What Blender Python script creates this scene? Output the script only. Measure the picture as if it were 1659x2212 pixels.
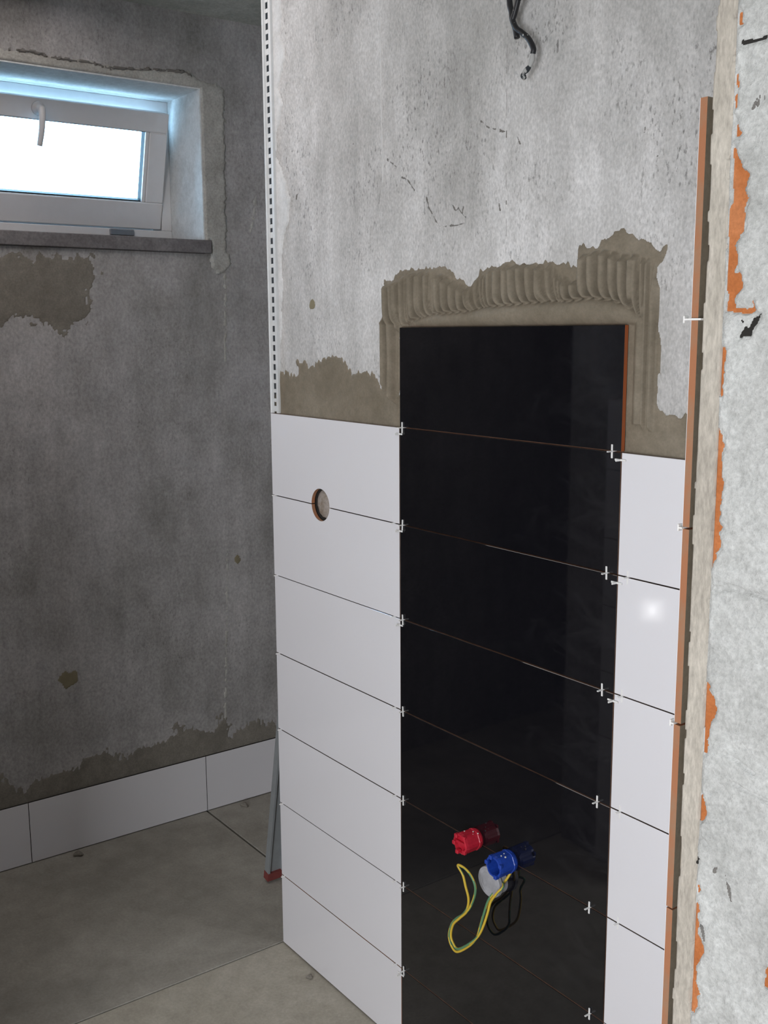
import bpy, math, random
import numpy as np
from mathutils import Vector, Matrix

for _o in list(bpy.data.objects):
    bpy.data.objects.remove(_o)
S = bpy.context.scene
COL = S.collection

# ------------------------------------------------------------ camera
CAM = (2.22399, -1.29031, 1.58403)
YAW, PITCH, ROLL, FPX = -0.939134, -0.168184, -0.005896, 2283.6
cd = bpy.data.cameras.new('camera')
cam = bpy.data.objects.new('camera', cd)
COL.objects.link(cam)
fw = Vector((math.sin(YAW) * math.cos(PITCH), math.cos(YAW) * math.cos(PITCH), math.sin(PITCH)))
r0 = Vector((math.cos(YAW), -math.sin(YAW), 0))
u0 = r0.cross(fw)
rr = r0 * math.cos(ROLL) + u0 * math.sin(ROLL)
uu = -r0 * math.sin(ROLL) + u0 * math.cos(ROLL)
mm = Matrix((rr, uu, -fw)).transposed().to_4x4()
mm.translation = Vector(CAM)
cam.matrix_world = mm
cd.sensor_fit = 'VERTICAL'
cd.sensor_height = 24.0
cd.lens = FPX / 2212 * 24.0
cd.clip_start = 0.02
S.camera = cam

# ------------------------------------------------------------ sky, lights, exposure
wd = bpy.data.worlds.new('overcast_sky')
S.world = wd
wd.use_nodes = True
bg = wd.node_tree.nodes['Background']
bg.inputs['Color'].default_value = (0.42, 0.72, 1.0, 1)
bg.inputs['Strength'].default_value = 16.0


def area(name, loc, target, sx, sy, power, color):
    l = bpy.data.lights.new(name, 'AREA')
    l.shape = 'RECTANGLE'
    l.size, l.size_y, l.energy, l.color = sx, sy, power, color
    o = bpy.data.objects.new(name, l)
    COL.objects.link(o)
    o.location = loc
    o.rotation_euler = (Vector(target) - Vector(loc)).to_track_quat('-Z', 'Y').to_euler()
    return o


# daylight from the doorway behind the camera, and a small work lamp out of frame
area('doorway_daylight', (2.45, -2.85, 1.15), (0.6, 0.0, 1.10), 1.1, 1.5, 74, (0.935, 0.955, 1.0))
area('added_overhead_fill', (-0.22, -0.62, 2.49), (-0.22, -0.62, 0.0), 0.9, 0.9, 6.8, (1.0, 0.92, 0.90))  # fill light added overhead to lift the dim window wall
area('work_lamp', (0.44, -0.90, 0.850), (1.17, 0.0, 1.15), 0.055, 0.055, 0.032, (1.0, 1.0, 1.0))
area('work_lamp_core', (0.44, -0.899, 0.850), (1.17, 0.0, 1.15), 0.010, 0.024, 0.008, (1.0, 1.0, 1.0))
S.view_settings.view_transform = 'Standard'
S.view_settings.look = 'None'
S.view_settings.gamma = 1
S.view_settings.use_curve_mapping = False
S.view_settings.exposure = 0.0

# ------------------------------------------------------------ measured dimensions (metres)
XB1, XB2 = 0.5155, 1.0994          # black column
H7 = 0.1946                         # height of the lowest full joint
PIT = 0.2                           # tile pitch
XW = -0.8347                        # window wall
YS = -0.4566                        # end of the short right wall
YW = 0.012                          # bare concrete behind the tiles
ZC = 2.53                           # ceiling


def jz(j):
    return H7 + (7 - j) * PIT


# outlines of mortar beds, chips and cracks, in metres on their own wall plane
D = {
'bed':[(0.4416,1.4832),(0.4513,1.5701),(0.4501,1.6488),(0.4504,1.6878),(0.4738,1.6907),(0.5065,1.7045),(0.5508,1.7079),(0.5936,1.7083),(0.635,1.7062),(0.6724,1.6982),(0.681,1.6836),(0.6979,1.674),(0.7199,1.6689),(0.736,1.6829),(0.7412,1.6948),(0.7676,1.6969),(0.7985,1.7021),(0.8286,1.7088),(0.8485,1.6994),(0.8773,1.7012),(0.9101,1.7026),(0.9423,1.6944),(0.9601,1.695),(0.9736,1.6865),(0.9877,1.6811),(0.9934,1.6886),(0.9853,1.6999),(0.9855,1.7185),(0.9979,1.733),(0.9992,1.7191),(1.0237,1.7175),(1.0398,1.727),(1.0596,1.739),(1.0793,1.7418),(1.0991,1.7344),(1.1188,1.7213),(1.1382,1.7099),(1.1532,1.7046),(1.1668,1.7108),(1.1595,1.6871),(1.147,1.6791),(1.1447,1.6648),(1.1558,1.6499),(1.1579,1.6063),(1.1602,1.5566),(1.1594,1.5123),(1.1588,1.4675),(1.176,1.4601),(1.2018,1.4575),(1.223,1.4608),(1.2265,1.3937),(1.0911,1.3922),(1.0857,1.5893),(0.5019,1.5857),(0.5009,1.3968),(0.4303,1.3962),(0.4312,1.4776)],
'comb':[[(0.4537,1.676),(0.5064,1.6893),(0.5508,1.6986),(0.6409,1.6936),(0.6811,1.6747),(0.72,1.6626),(0.7467,1.6859),(0.7987,1.6937),(0.8287,1.7005),(0.9242,1.6938),(0.9473,1.6767),(0.9698,1.6662),(0.9916,1.6653),(0.9924,1.7057),(1.0446,1.7086),(1.081,1.7018),(1.139,1.6911),(1.1461,1.6589),(1.156,1.6063),(1.157,1.4674),(1.1511,1.4309),(1.0965,1.427),(1.0899,1.5832),(0.5019,1.5857),(0.4985,1.4325),(0.4719,1.4511),(0.4451,1.4902),(0.453,1.6095)]],
'bead':[(0.5126,1.5914),(0.5293,1.599),(0.5609,1.6111),(0.6335,1.6211),(0.7297,1.6242),(0.7777,1.6302),(0.8486,1.6335),(0.9247,1.6358),(0.9697,1.6352),(1.0087,1.6382),(1.0297,1.6391),(1.0709,1.6348),(1.095,1.6282),(1.111,1.6189),(1.123,1.6083),(1.1293,1.5949)],
'leftbed':[(-0.0201,1.3939),(-0.003,1.421),(0.0059,1.4509),(0.01,1.4774),(0.0394,1.4957),(0.0615,1.4871),(0.1003,1.4916),(0.1124,1.4962),(0.1121,1.5159),(0.1391,1.5234),(0.165,1.5114),(0.1961,1.5161),(0.2168,1.5274),(0.237,1.5345),(0.2665,1.5349),(0.2952,1.5287),(0.3046,1.5209),(0.3325,1.5057),(0.3509,1.5023),(0.3739,1.5098),(0.3962,1.5047),(0.4182,1.4925),(0.4354,1.4765),(0.4444,1.5034),(0.4469,1.5386),(0.5035,1.5394),(0.5027,1.3904),(-0.0203,1.3903)],
'skim':[(0.0047,2.3516),(0.0688,2.3359),(0.0679,2.3145),(0.0675,2.2712),(0.0536,2.2451),(0.0751,2.2186),(0.0777,2.1925),(0.0624,2.1513),(0.0449,2.1359),(0.0661,2.095),(0.0572,2.0666),(0.0393,2.043),(0.0306,1.9871),(0.067,1.9369),(0.0878,1.8851),(0.082,1.836),(0.0537,1.8034),(0.0477,1.753),(0.0409,1.5943),(0.0214,1.5131),(0.0126,1.4055),(-0.0039,1.4047)],
'surround':[(-0.3321,2.3471),(-0.2569,2.3506),(-0.2058,2.3457),(-0.0863,2.3486),(-0.0176,2.3454),(0.0675,2.3478),(0.1261,2.3543),(0.2329,2.3605),(0.2689,2.3372),(0.324,2.3415),(0.3488,2.3242),(0.3422,2.18),(0.3406,2.0412),(0.3387,1.8439),(0.3535,1.7944),(0.303,1.7572),(0.276,1.8132),(0.2814,1.8711),(0.2638,1.8703),(0.2629,2.3178),(-0.3349,2.3039)],
'crack':[(-0.3072,2.3494),(-0.244,2.3524),(-0.1929,2.345),(-0.1402,2.3449),(-0.0863,2.3474),(-0.0319,2.3384),(0.0103,2.3428),(0.0675,2.3465),(0.1114,2.3536),(0.1707,2.3576),(0.216,2.3596),(0.234,2.3501)],
'damp':[(-0.3677,1.8034),(-0.2248,1.8061),(-0.1083,1.8156),(-0.0838,1.7476),(-0.1191,1.6937),(-0.1157,1.627),(-0.168,1.6136),(-0.2112,1.5779),(-0.2496,1.6136),(-0.3279,1.6265),(-0.3799,1.6174)],
'lowbed':[(-0.4672,0.2838),(-0.4504,0.3018),(-0.437,0.2645),(-0.3908,0.2407),(-0.3625,0.2617),(-0.2914,0.2602),(-0.2293,0.2674),(-0.2162,0.2991),(-0.1071,0.2777),(-0.0783,0.2585),(0.001,0.2689),(0.0325,0.2825),(0.089,0.2842),(0.1033,0.3238),(0.1345,0.3073),(0.2114,0.2768),(0.2446,0.2784),(0.2598,0.3315),(0.2854,0.2942),(0.2906,0.2486),(0.3388,0.2628),(0.4015,0.2675),(0.5151,0.2382),(0.5127,0.1429),(-0.4748,0.1676)],
'brickholes':[[(1.6153,1.8581),(1.618,1.8568),(1.6184,1.8491),(1.6227,1.8475),(1.6203,1.846),(1.6165,1.8468)],[(1.6154,1.8124),(1.6161,1.8123),(1.6176,1.7967),(1.6156,1.7984)],[(1.6158,1.7907),(1.6192,1.7782),(1.6158,1.7773),(1.6153,1.7858)],[(1.617,1.7715),(1.6223,1.7593),(1.6257,1.7546),(1.6225,1.7505),(1.6169,1.7516)],[(1.6159,1.7446),(1.6195,1.7427),(1.6254,1.7306),(1.6274,1.726),(1.635,1.7195),(1.6317,1.7113),(1.6302,1.7072),(1.6338,1.6997),(1.6329,1.6912),(1.6319,1.6783),(1.6316,1.6697),(1.6273,1.6686),(1.6242,1.6615),(1.6275,1.6496),(1.6253,1.6439),(1.624,1.6351),(1.6294,1.6334),(1.6325,1.6244),(1.6267,1.6188),(1.6236,1.6114),(1.6275,1.6054),(1.6382,1.6022),(1.645,1.6035),(1.642,1.6109),(1.6445,1.6116),(1.6485,1.602),(1.647,1.5991),(1.6349,1.5993),(1.6252,1.5985),(1.6174,1.6019),(1.6154,1.6459),(1.6146,1.6914),(1.6177,1.6984)],[(1.6115,1.571),(1.6172,1.5689),(1.6164,1.5203),(1.6113,1.5286)],[(1.6116,1.4934),(1.6139,1.4943),(1.6203,1.4797),(1.6188,1.4645),(1.6192,1.4508),(1.6218,1.44),(1.6211,1.4233),(1.621,1.4108),(1.6239,1.4014),(1.621,1.3954),(1.6233,1.3845),(1.6174,1.3722),(1.6131,1.3586),(1.6099,1.3559),(1.6095,1.3794),(1.6096,1.4078),(1.6118,1.4277),(1.6114,1.45),(1.6119,1.4708)],[(1.6109,1.2483),(1.6167,1.2468),(1.621,1.2375),(1.6269,1.2241),(1.6232,1.2125),(1.6212,1.2027),(1.62,1.1917),(1.6208,1.1843),(1.6182,1.1766),(1.6148,1.1762),(1.6141,1.2051),(1.6114,1.2226),(1.6088,1.2325)],[(1.6128,1.1304),(1.6154,1.1314),(1.6176,1.1228),(1.6207,1.1146),(1.6202,1.1081),(1.6125,1.1017),(1.6132,1.1149)],[(1.6147,1.0359),(1.6178,1.0364),(1.6208,1.0305),(1.6156,1.027)],[(1.614,1.0161),(1.6165,1.0157),(1.616,1.0008),(1.6197,0.9928),(1.6188,0.9826),(1.6237,0.9752),(1.625,0.9677),(1.6221,0.9547),(1.6171,0.9455),(1.6165,0.9302),(1.6238,0.9226),(1.6244,0.9179),(1.6206,0.9141),(1.6215,0.9046),(1.6178,0.8975),(1.6124,0.8945),(1.6107,0.8902),(1.6114,0.9242),(1.6123,0.9497),(1.6106,0.9753),(1.6114,1.0019)],[(1.6965,0.9853),(1.7011,0.9908),(1.7032,0.9687),(1.6968,0.9683)]],
'brickcracks':[[(1.6316,1.5949),(1.6409,1.5859),(1.6456,1.5947),(1.6538,1.599),(1.6524,1.5946),(1.6461,1.5859),(1.6439,1.58),(1.6309,1.5771),(1.6358,1.5837),(1.6373,1.5874)],[(1.6193,1.8349),(1.621,1.8335),(1.6312,1.8316),(1.6444,1.8318),(1.6445,1.8307),(1.6313,1.8302),(1.6221,1.8302),(1.6194,1.8317)],[(1.6099,1.0651),(1.6129,1.0672),(1.6154,1.0635),(1.6139,1.0588),(1.6111,1.06)]],
'wire':[(0.8648,-0.003,0.5763),(0.857,-0.012,0.556),(0.8413,-0.021,0.533),(0.832,-0.03,0.5127),(0.8237,-0.034,0.4815),(0.8179,-0.038,0.4531),(0.8133,-0.042,0.4309),(0.7978,-0.046,0.4081),(0.7651,-0.05,0.3794),(0.7466,-0.05,0.3841),(0.7393,-0.05,0.4025),(0.7463,-0.05,0.4278),(0.7603,-0.05,0.4474),(0.7811,-0.05,0.467),(0.7969,-0.052,0.4897),(0.8017,-0.054,0.5119),(0.7956,-0.056,0.5339),(0.7895,-0.058,0.5558),(0.7767,-0.06,0.571)],
'wire2':[(0.7767,-0.06,0.571),(0.7946,-0.059,0.5727),(0.8125,-0.058,0.5649),(0.8235,-0.057,0.5495),(0.8226,-0.056,0.5298),(0.8098,-0.055,0.4996),(0.7951,-0.055,0.4783),(0.776,-0.055,0.4576),(0.7579,-0.055,0.4362),(0.751,-0.055,0.411),(0.7582,-0.055,0.3957),(0.7738,-0.055,0.3916),(0.808,-0.055,0.4205),(0.8272,-0.0508,0.4439),(0.838,-0.0466,0.4707),(0.8447,-0.0424,0.4991),(0.8476,-0.0382,0.5199),(0.8607,-0.034,0.5424),(0.8682,-0.027,0.5547),(0.8618,-0.02,0.558)],
'cable1':[(0.8393,-0.012,2.1558),(0.8389,-0.012,2.1235),(0.8437,-0.012,2.108),(0.8462,-0.012,2.0951),(0.8532,-0.012,2.0806),(0.858,-0.012,2.0637)],
'cable2':[(0.8712,-0.018,2.1467),(0.8653,-0.018,2.1198),(0.858,-0.018,2.1016),(0.8538,-0.018,2.0903),(0.863,-0.018,2.0761),(0.8752,-0.018,2.0677),(0.8918,-0.018,2.0542),(0.9029,-0.018,2.0376),(0.9021,-0.018,2.0293)],
'cable3':[(0.9021,-0.018,2.0293),(0.9002,-0.018,2.0197),(0.894,-0.018,2.0102),(0.8843,-0.018,2.0049),(0.8801,-0.018,2.0006),(0.8835,-0.018,1.9942)],
'wallcracks':[[(0.4643,1.9226),(0.4827,1.9106),(0.4978,1.9035)],[(0.5098,1.8837),(0.5276,1.8773),(0.5423,1.8635),(0.5496,1.8558)],[(0.5884,1.8363),(0.5941,1.8187),(0.6068,1.8031),(0.6208,1.7874),(0.6319,1.7789)],[(0.6319,1.7797),(0.6751,1.7787),(0.7079,1.7818)],[(0.7436,1.9522),(0.7622,1.9392),(0.8066,1.9249)],[(0.837,1.9121),(0.8442,1.899)],[(0.6946,1.8092),(0.6934,1.7995)],[(0.7923,1.8063),(0.7949,1.7942)],[(1.1402,1.8393),(1.139,1.8295),(1.1439,1.8355)],[(1.1062,1.8706),(1.1094,1.8601)],[(0.6615,1.819),(0.6749,1.8053),(0.6815,1.8088),(0.7013,1.7906),(0.7335,1.7813)],[(0.3472,1.979),(0.3437,1.9685)],[(0.1202,1.8917),(0.1159,1.8821)],[(1.1144,1.8861),(1.1139,1.8795)]],
'pencil':[(0.8073,2.1826),(0.8081,2.027),(0.8092,1.913),(0.8121,1.7099)],
'seam':[(0.4416,2.2764),(0.4423,2.0533),(0.4481,1.8577),(0.4496,1.6939)],
'leftseams':[[(0.3328,1.8151),(0.3258,1.6135),(0.3201,1.4968)],[(0.3094,0.8932),(0.2924,0.5486),(0.279,0.2594)],[(0.4454,2.0134),(0.4422,1.9632),(0.4327,1.9268),(0.4235,1.9019)],[(0.3235,2.3279),(0.3166,2.1363),(0.2993,2.0105),(0.3096,1.9413)]],
'spots':[[(0.1765,1.6499)],[(-0.2448,0.5532)],[(0.3423,0.8468)]],
'scratches':[[(1.6396,1.7817),(1.637,1.7773),(1.6356,1.7741)],[(1.6425,1.7833),(1.6404,1.7774)],[(1.6474,1.7831),(1.6457,1.771)],[(1.6479,1.0624),(1.6501,1.0547),(1.653,1.0482),(1.6562,1.0371)],[(1.6374,1.0664),(1.636,1.0596)],[(1.6236,0.9947),(1.6279,0.9821)]],
'steps':[[(1.6139,1.3444),(1.6224,1.3418),(1.6384,1.3463),(1.6527,1.3456),(1.6775,1.3444)],[(1.6361,1.1817),(1.6478,1.1826),(1.6613,1.1782),(1.6728,1.1747)],[(1.651,1.1566),(1.6627,1.1547),(1.6805,1.1538),(1.6901,1.1515)],[(1.6125,1.102),(1.615,1.0887),(1.6296,1.0805)]],
}

# ------------------------------------------------------------ material helpers
def srgb(r, g, b):
    f = lambda c: (c / 255 / 12.92) if c <= 10 else (((c / 255) + 0.055) / 1.055) ** 2.4
    return (f(r), f(g), f(b), 1)


class NT:
    def __init__(self, name):
        self.m = bpy.data.materials.new(name)
        self.m.use_nodes = True
        self.t = self.m.node_tree
        self.b = self.t.nodes['Principled BSDF']
        self.pos = None

    def n(self, kind, **kw):
        x = self.t.nodes.new(kind)
        for k, v in kw.items():
            setattr(x, k, v)
        return x

    def l(self, a, b):
        self.t.links.new(a, b)

    def coords(self, scale=(1, 1, 1)):
        if self.pos is None:
            self.pos = self.n('ShaderNodeTexCoord').outputs['Object']
        if scale == (1, 1, 1):
            return self.pos
        mp = self.n('ShaderNodeMapping')
        mp.inputs['Scale'].default_value = scale
        self.l(self.pos, mp.inputs['Vector'])
        return mp.outputs['Vector']

    def noise(self, scale, detail=4, rough=0.6, stretch=(1, 1, 1), dist=0.0):
        x = self.n('ShaderNodeTexNoise')
        x.inputs['Scale'].default_value = scale
        x.inputs['Detail'].default_value = detail
        x.inputs['Roughness'].default_value = rough
        x.inputs['Distortion'].default_value = dist
        self.l(self.coords(stretch), x.inputs['Vector'])
        return x.outputs['Fac']

    def ramp(self, fac, stops):
        x = self.n('ShaderNodeValToRGB')
        e = x.color_ramp.elements
        while len(e) < len(stops):
            e.new(0.5)
        for s, (p, c) in zip(e, stops):
            s.position = p
            s.color = c if len(c) == 4 else (*c, 1)
        self.l(fac, x.inputs['Fac'])
        return x.outputs['Color']

    def mix(self, fac, a, b, mode='MIX'):
        x = self.n('ShaderNodeMix', data_type='RGBA', blend_type=mode)
        for sock, v in ((x.inputs[0], fac), (x.inputs[6], a), (x.inputs[7], b)):
            if hasattr(v, 'is_output'):
                self.l(v, sock)
            else:
                sock.default_value = v
        return x.outputs[2]

    def math(self, op, a, b=0.0, c=0.0):
        x = self.n('ShaderNodeMath', operation=op)
        for sock, v in zip(x.inputs, (a, b, c)):
            if hasattr(v, 'is_output'):
                self.l(v, sock)
            else:
                sock.default_value = v
        return x.outputs[0]

    def bump(self, h, strength=0.4, dist=0.002):
        x = self.n('ShaderNodeBump')
        x.inputs['Strength'].default_value = strength
        x.inputs['Distance'].default_value = dist
        self.l(h, x.inputs['Height'])
        self.l(x.outputs['Normal'], self.b.inputs['Normal'])

    def set(self, color=None, rough=None, spec=None, metal=None):
        for key, v in (('Base Color', color), ('Roughness', rough), ('Specular IOR Level', spec), ('Metallic', metal)):
            if v is None:
                continue
            if hasattr(v, 'is_output'):
                self.l(v, self.b.inputs[key])
            else:
                self.b.inputs[key].default_value = v
        return self.m


G0, G1 = (0, 0, 0, 1), (1, 1, 1, 1)


def rough_mat(name, dark, mid, light, big=3.0, fine=120, speck=0.0, speck_col=(0.05, 0.045, 0.04, 1),
              stretch=(1, 1, 1), bump=0.4, bdist=0.0015, streak=0.0, rough=0.95, grain=0.28):
    t = NT(name)
    c = t.ramp(t.noise(big, 6, 0.62, stretch), [(0.30, dark), (0.5, mid), (0.68, light)])
    g = t.noise(fine, 3, 0.7, stretch)
    c = t.mix(1.0, c, t.ramp(g, [(0.25, (1 - grain,) * 3), (0.75, (1 + grain * 0.6,) * 3)]), 'MULTIPLY')
    md = t.noise(big * 7, 5, 0.65, stretch)
    c = t.mix(1.0, c, t.ramp(md, [(0.3, (0.86, 0.86, 0.85)), (0.7, (1.08, 1.08, 1.08))]), 'MULTIPLY')
    if streak:
        s = t.noise(22, 3, 0.6, (1, 1, 0.12))
        c = t.mix(streak, c, t.mix(1.0, c, t.ramp(s, [(0.35, (0.72, 0.72, 0.71)), (0.65, (1.12, 1.12, 1.12))]), 'MULTIPLY'))
    if speck:
        a = t.noise(190, 3, 0.6, (1, 1, 0.45))
        b = t.noise(4.5, 3, 0.6)
        m = t.math('MULTIPLY', t.ramp(a, [(0.57, G0), (0.68, G1)]), t.ramp(b, [(0.42, G0), (0.62, G1)]))
        c = t.mix(t.math('MULTIPLY', m, speck), c, speck_col)
    t.set(c, rough, 0.25)
    h = t.math('ADD', t.math('MULTIPLY', g, 0.5), md)
    t.bump(h, bump, bdist)
    return t.m


def plain(name, col, rough=0.5, spec=0.5, metal=0.0, var=0.08, scale=30):
    t = NT(name)
    g = t.noise(scale, 3, 0.6)
    c = t.mix(1.0, col, t.ramp(g, [(0.3, (1 - var,) * 3), (0.7, (1 + var,) * 3)]), 'MULTIPLY')
    return t.set(c, rough, spec, metal)


M = {}
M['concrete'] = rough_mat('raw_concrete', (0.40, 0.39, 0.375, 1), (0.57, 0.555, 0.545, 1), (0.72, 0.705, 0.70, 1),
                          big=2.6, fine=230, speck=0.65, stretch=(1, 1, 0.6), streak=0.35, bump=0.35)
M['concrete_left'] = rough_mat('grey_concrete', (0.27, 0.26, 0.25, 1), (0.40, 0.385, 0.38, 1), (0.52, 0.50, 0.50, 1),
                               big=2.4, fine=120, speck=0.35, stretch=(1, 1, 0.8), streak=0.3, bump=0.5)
M['surround'] = rough_mat('pale_render', (0.36, 0.35, 0.325, 1), (0.46, 0.45, 0.42, 1), (0.56, 0.55, 0.51, 1), big=4, fine=160, bump=0.5)
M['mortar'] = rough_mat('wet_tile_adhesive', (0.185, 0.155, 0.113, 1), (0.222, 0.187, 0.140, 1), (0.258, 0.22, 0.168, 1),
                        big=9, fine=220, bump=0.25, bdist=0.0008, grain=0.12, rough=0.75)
M['mortar_dark'] = rough_mat('damp_adhesive', (0.19, 0.175, 0.15, 1), (0.235, 0.215, 0.185, 1), (0.28, 0.26, 0.225, 1),
                             big=9, fine=200, bump=0.4, grain=0.2, rough=0.9)
M['skim'] = rough_mat('white_skim', (0.60, 0.60, 0.60, 1), (0.68, 0.68, 0.68, 1), (0.74, 0.74, 0.74, 1), big=7, fine=200, bump=0.2, grain=0.1)
M['plaster'] = rough_mat('sawn_plaster', (0.40, 0.36, 0.31, 1), (0.49, 0.445, 0.385, 1), (0.56, 0.515, 0.45, 1), big=10, fine=260,
                         stretch=(1, 1, 0.3), bump=0.7, grain=0.3)
M['smear'] = rough_mat('rough_white_plaster', (0.44, 0.44, 0.425, 1), (0.53, 0.53, 0.515, 1), (0.60, 0.605, 0.59, 1), big=9, fine=230,
                       bump=0.9, bdist=0.003, grain=0.25)
M['terracotta'] = rough_mat('terracotta', (0.40, 0.125, 0.038, 1), (0.47, 0.155, 0.05, 1), (0.53, 0.20, 0.08, 1), big=14, fine=300, bump=0.35, grain=0.2)
# tile biscuit: clay smeared with grey adhesive
t = NT('tile_biscuit')
c = t.mix(t.ramp(t.noise(14, 4, 0.6, (1, 1, 0.7)), [(0.44, G0), (0.60, G1)]), (0.36, 0.155, 0.08, 1), (0.27, 0.20, 0.135, 1))
M['biscuit'] = t.set(c, 0.9, 0.2)
t.bump(t.noise(250, 3), 0.4, 0.001)
t = NT('black_tile_biscuit')
c = t.mix(t.ramp(t.noise(18, 3, 0.6), [(0.5, G0), (0.8, G1)]), (0.36, 0.10, 0.035, 1), (0.24, 0.13, 0.08, 1))
M['biscuit_red'] = t.set(c, 0.9, 0.2)
M['biscuit_shaded'] = plain('white_tile_side_shaded', (0.17, 0.125, 0.105, 1), 0.9, 0.2, var=0.25)  # clay darkened to paint the shadow line along white tile edges
M['biscuit_dull'] = plain('black_tile_side', (0.22, 0.13, 0.09, 1), 0.9, 0.2, var=0.3)
# white glaze
t = NT('white_glaze')
c = t.ramp(t.noise(3, 2), [(0.3, (0.76, 0.745, 0.77)), (0.7, (0.78, 0.765, 0.79))])
M['white_glaze'] = t.set(c, 0.07, 0.5)
# black glaze with faint dust
t = NT('black_glaze')
d = t.ramp(t.noise(9, 6, 0.7, (1, 1, 2.0), 1.5), [(0.52, G0), (0.80, G1)])
d2 = t.ramp(t.noise(3.0, 3, 0.5), [(0.45, G0), (0.7, G1)])
m = t.math('MULTIPLY', d, d2)
c = t.mix(t.math('MULTIPLY', m, 0.06), (0.0045, 0.0045, 0.0065, 1), (0.16, 0.16, 0.17, 1))
M['black_glaze'] = t.set(c, t.math('ADD', t.math('MULTIPLY', m, 0.08), 0.03), 0.68)
M['floor'] = rough_mat('dusty_floor', (0.26, 0.245, 0.215, 1), (0.34, 0.32, 0.28, 1), (0.42, 0.40, 0.355, 1), big=2.2, fine=130,
                       bump=0.3, grain=0.15, rough=0.8)
M['screed'] = rough_mat('pale_screed', (0.36, 0.33, 0.275, 1), (0.43, 0.40, 0.335, 1), (0.50, 0.465, 0.40, 1), big=3.0, fine=130,
                        bump=0.35, grain=0.15, rough=0.85)
M['plug_plaster'] = rough_mat('gritty_plug', (0.26, 0.20, 0.15, 1), (0.36, 0.31, 0.27, 1), (0.46, 0.41, 0.38, 1), big=30, fine=300, bump=0.6)
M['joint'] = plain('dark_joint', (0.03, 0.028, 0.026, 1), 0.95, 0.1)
M['ceiling'] = rough_mat('bare_slab', (0.38, 0.40, 0.37, 1), (0.50, 0.52, 0.48, 1), (0.60, 0.62, 0.58, 1), big=4, fine=120)
M['reveal'] = rough_mat('reveal_plaster', (0.60, 0.62, 0.62, 1), (0.66, 0.68, 0.68, 1), (0.70, 0.72, 0.72, 1), big=8, fine=150, bump=0.2, grain=0.1)
M['pvc'] = plain('white_pvc', (0.70, 0.69, 0.69, 1), 0.35, 0.5, var=0.02)
M['gasket'] = plain('rubber_gasket', (0.02, 0.03, 0.035, 1), 0.6, 0.3)
M['steel'] = plain('zinc_steel', (0.35, 0.36, 0.38, 1), 0.4, 0.5, 0.9)
M['sill'] = rough_mat('slate_sill', (0.13, 0.12, 0.125, 1), (0.18, 0.17, 0.175, 1), (0.24, 0.23, 0.235, 1), big=12, fine=160, bump=0.3)
M['bead'] = plain('galvanised_bead', (0.66, 0.67, 0.67, 1), 0.45, 0.5, 0.0, var=0.06)
M['bead_hole'] = plain('bead_slot_painted_shade', (0.09, 0.095, 0.10, 1), 0.9, 0.2)  # dark grey paints the shade inside the bead slots
M['spacer'] = plain('white_nylon', (0.80, 0.79, 0.77, 1), 0.4, 0.4, var=0.03)
M['red'] = plain('red_plastic', (0.50, 0.015, 0.035, 1), 0.38, 0.5, var=0.12, scale=120)
M['blue'] = plain('blue_plastic', (0.014, 0.055, 0.36, 1), 0.35, 0.5, var=0.12, scale=120)
M['grey_pipe'] = plain('grey_plastic', (0.36, 0.36, 0.385, 1), 0.5, 0.4, var=0.14, scale=60)
M['yellow'] = plain('yellow_insulation', (0.62, 0.43, 0.045, 1), 0.4, 0.4, var=0.05)
M['green'] = plain('green_insulation', (0.10, 0.24, 0.12, 1), 0.4, 0.4, var=0.05)
t = NT('black_cable')
c = t.mix(t.ramp(t.noise(90, 2), [(0.66, G0), (0.70, G1)]), (0.012, 0.012, 0.014, 1), (0.45, 0.45, 0.42, 1))
M['cable'] = t.set(c, 0.45, 0.4)
t = NT('spattered_cable')
c = t.mix(t.ramp(t.noise(60, 3), [(0.42, G0), (0.50, G1)]), (0.03, 0.035, 0.04, 1), (0.40, 0.40, 0.39, 1))
M['cable_end'] = t.set(c, 0.8, 0.2)
M['alu'] = plain('aluminium', (0.33, 0.35, 0.36, 1), 0.45, 0.5, 0.3, var=0.06)
M['red_cap'] = plain('dull_red_cap', (0.20, 0.05, 0.045, 1), 0.6, 0.3)
M['white_spat'] = plain('plaster_spat', (0.72, 0.71, 0.68, 1), 0.9, 0.2)
M['dark_line'] = plain('dark_crack', (0.18, 0.17, 0.158, 1), 1.0, 0.1)
M['pale_line'] = plain('pale_seam', (0.60, 0.59, 0.58, 1), 1.0, 0.1)
M['stain'] = plain('ochre_stain', (0.24, 0.21, 0.14, 1), 1.0, 0.1)
t = NT('window_glass')
for nd in list(t.t.nodes):
    if nd.type == 'BSDF_PRINCIPLED':
        t.t.nodes.remove(nd)
tr, gl, mx = t.n('ShaderNodeBsdfTransparent'), t.n('ShaderNodeBsdfGlossy'), t.n('ShaderNodeMixShader')
tr.inputs['Color'].default_value = (0.95, 0.98, 1, 1)
gl.inputs['Roughness'].default_value = 0.02
fr = t.n('ShaderNodeFresnel')
t.l(fr.outputs[0], mx.inputs[0])
t.l(tr.outputs[0], mx.inputs[1])
t.l(gl.outputs[0], mx.inputs[2])
t.l(mx.outputs[0], t.t.nodes['Material Output'].inputs['Surface'])
M['glass'] = t.m


# ------------------------------------------------------------ object helpers
def link(name, me, parent=None, loc=(0, 0, 0)):
    o = bpy.data.objects.new(name, me)
    COL.objects.link(o)
    o.location = loc
    if parent is not None:
        o.parent = parent
    return o


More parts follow.
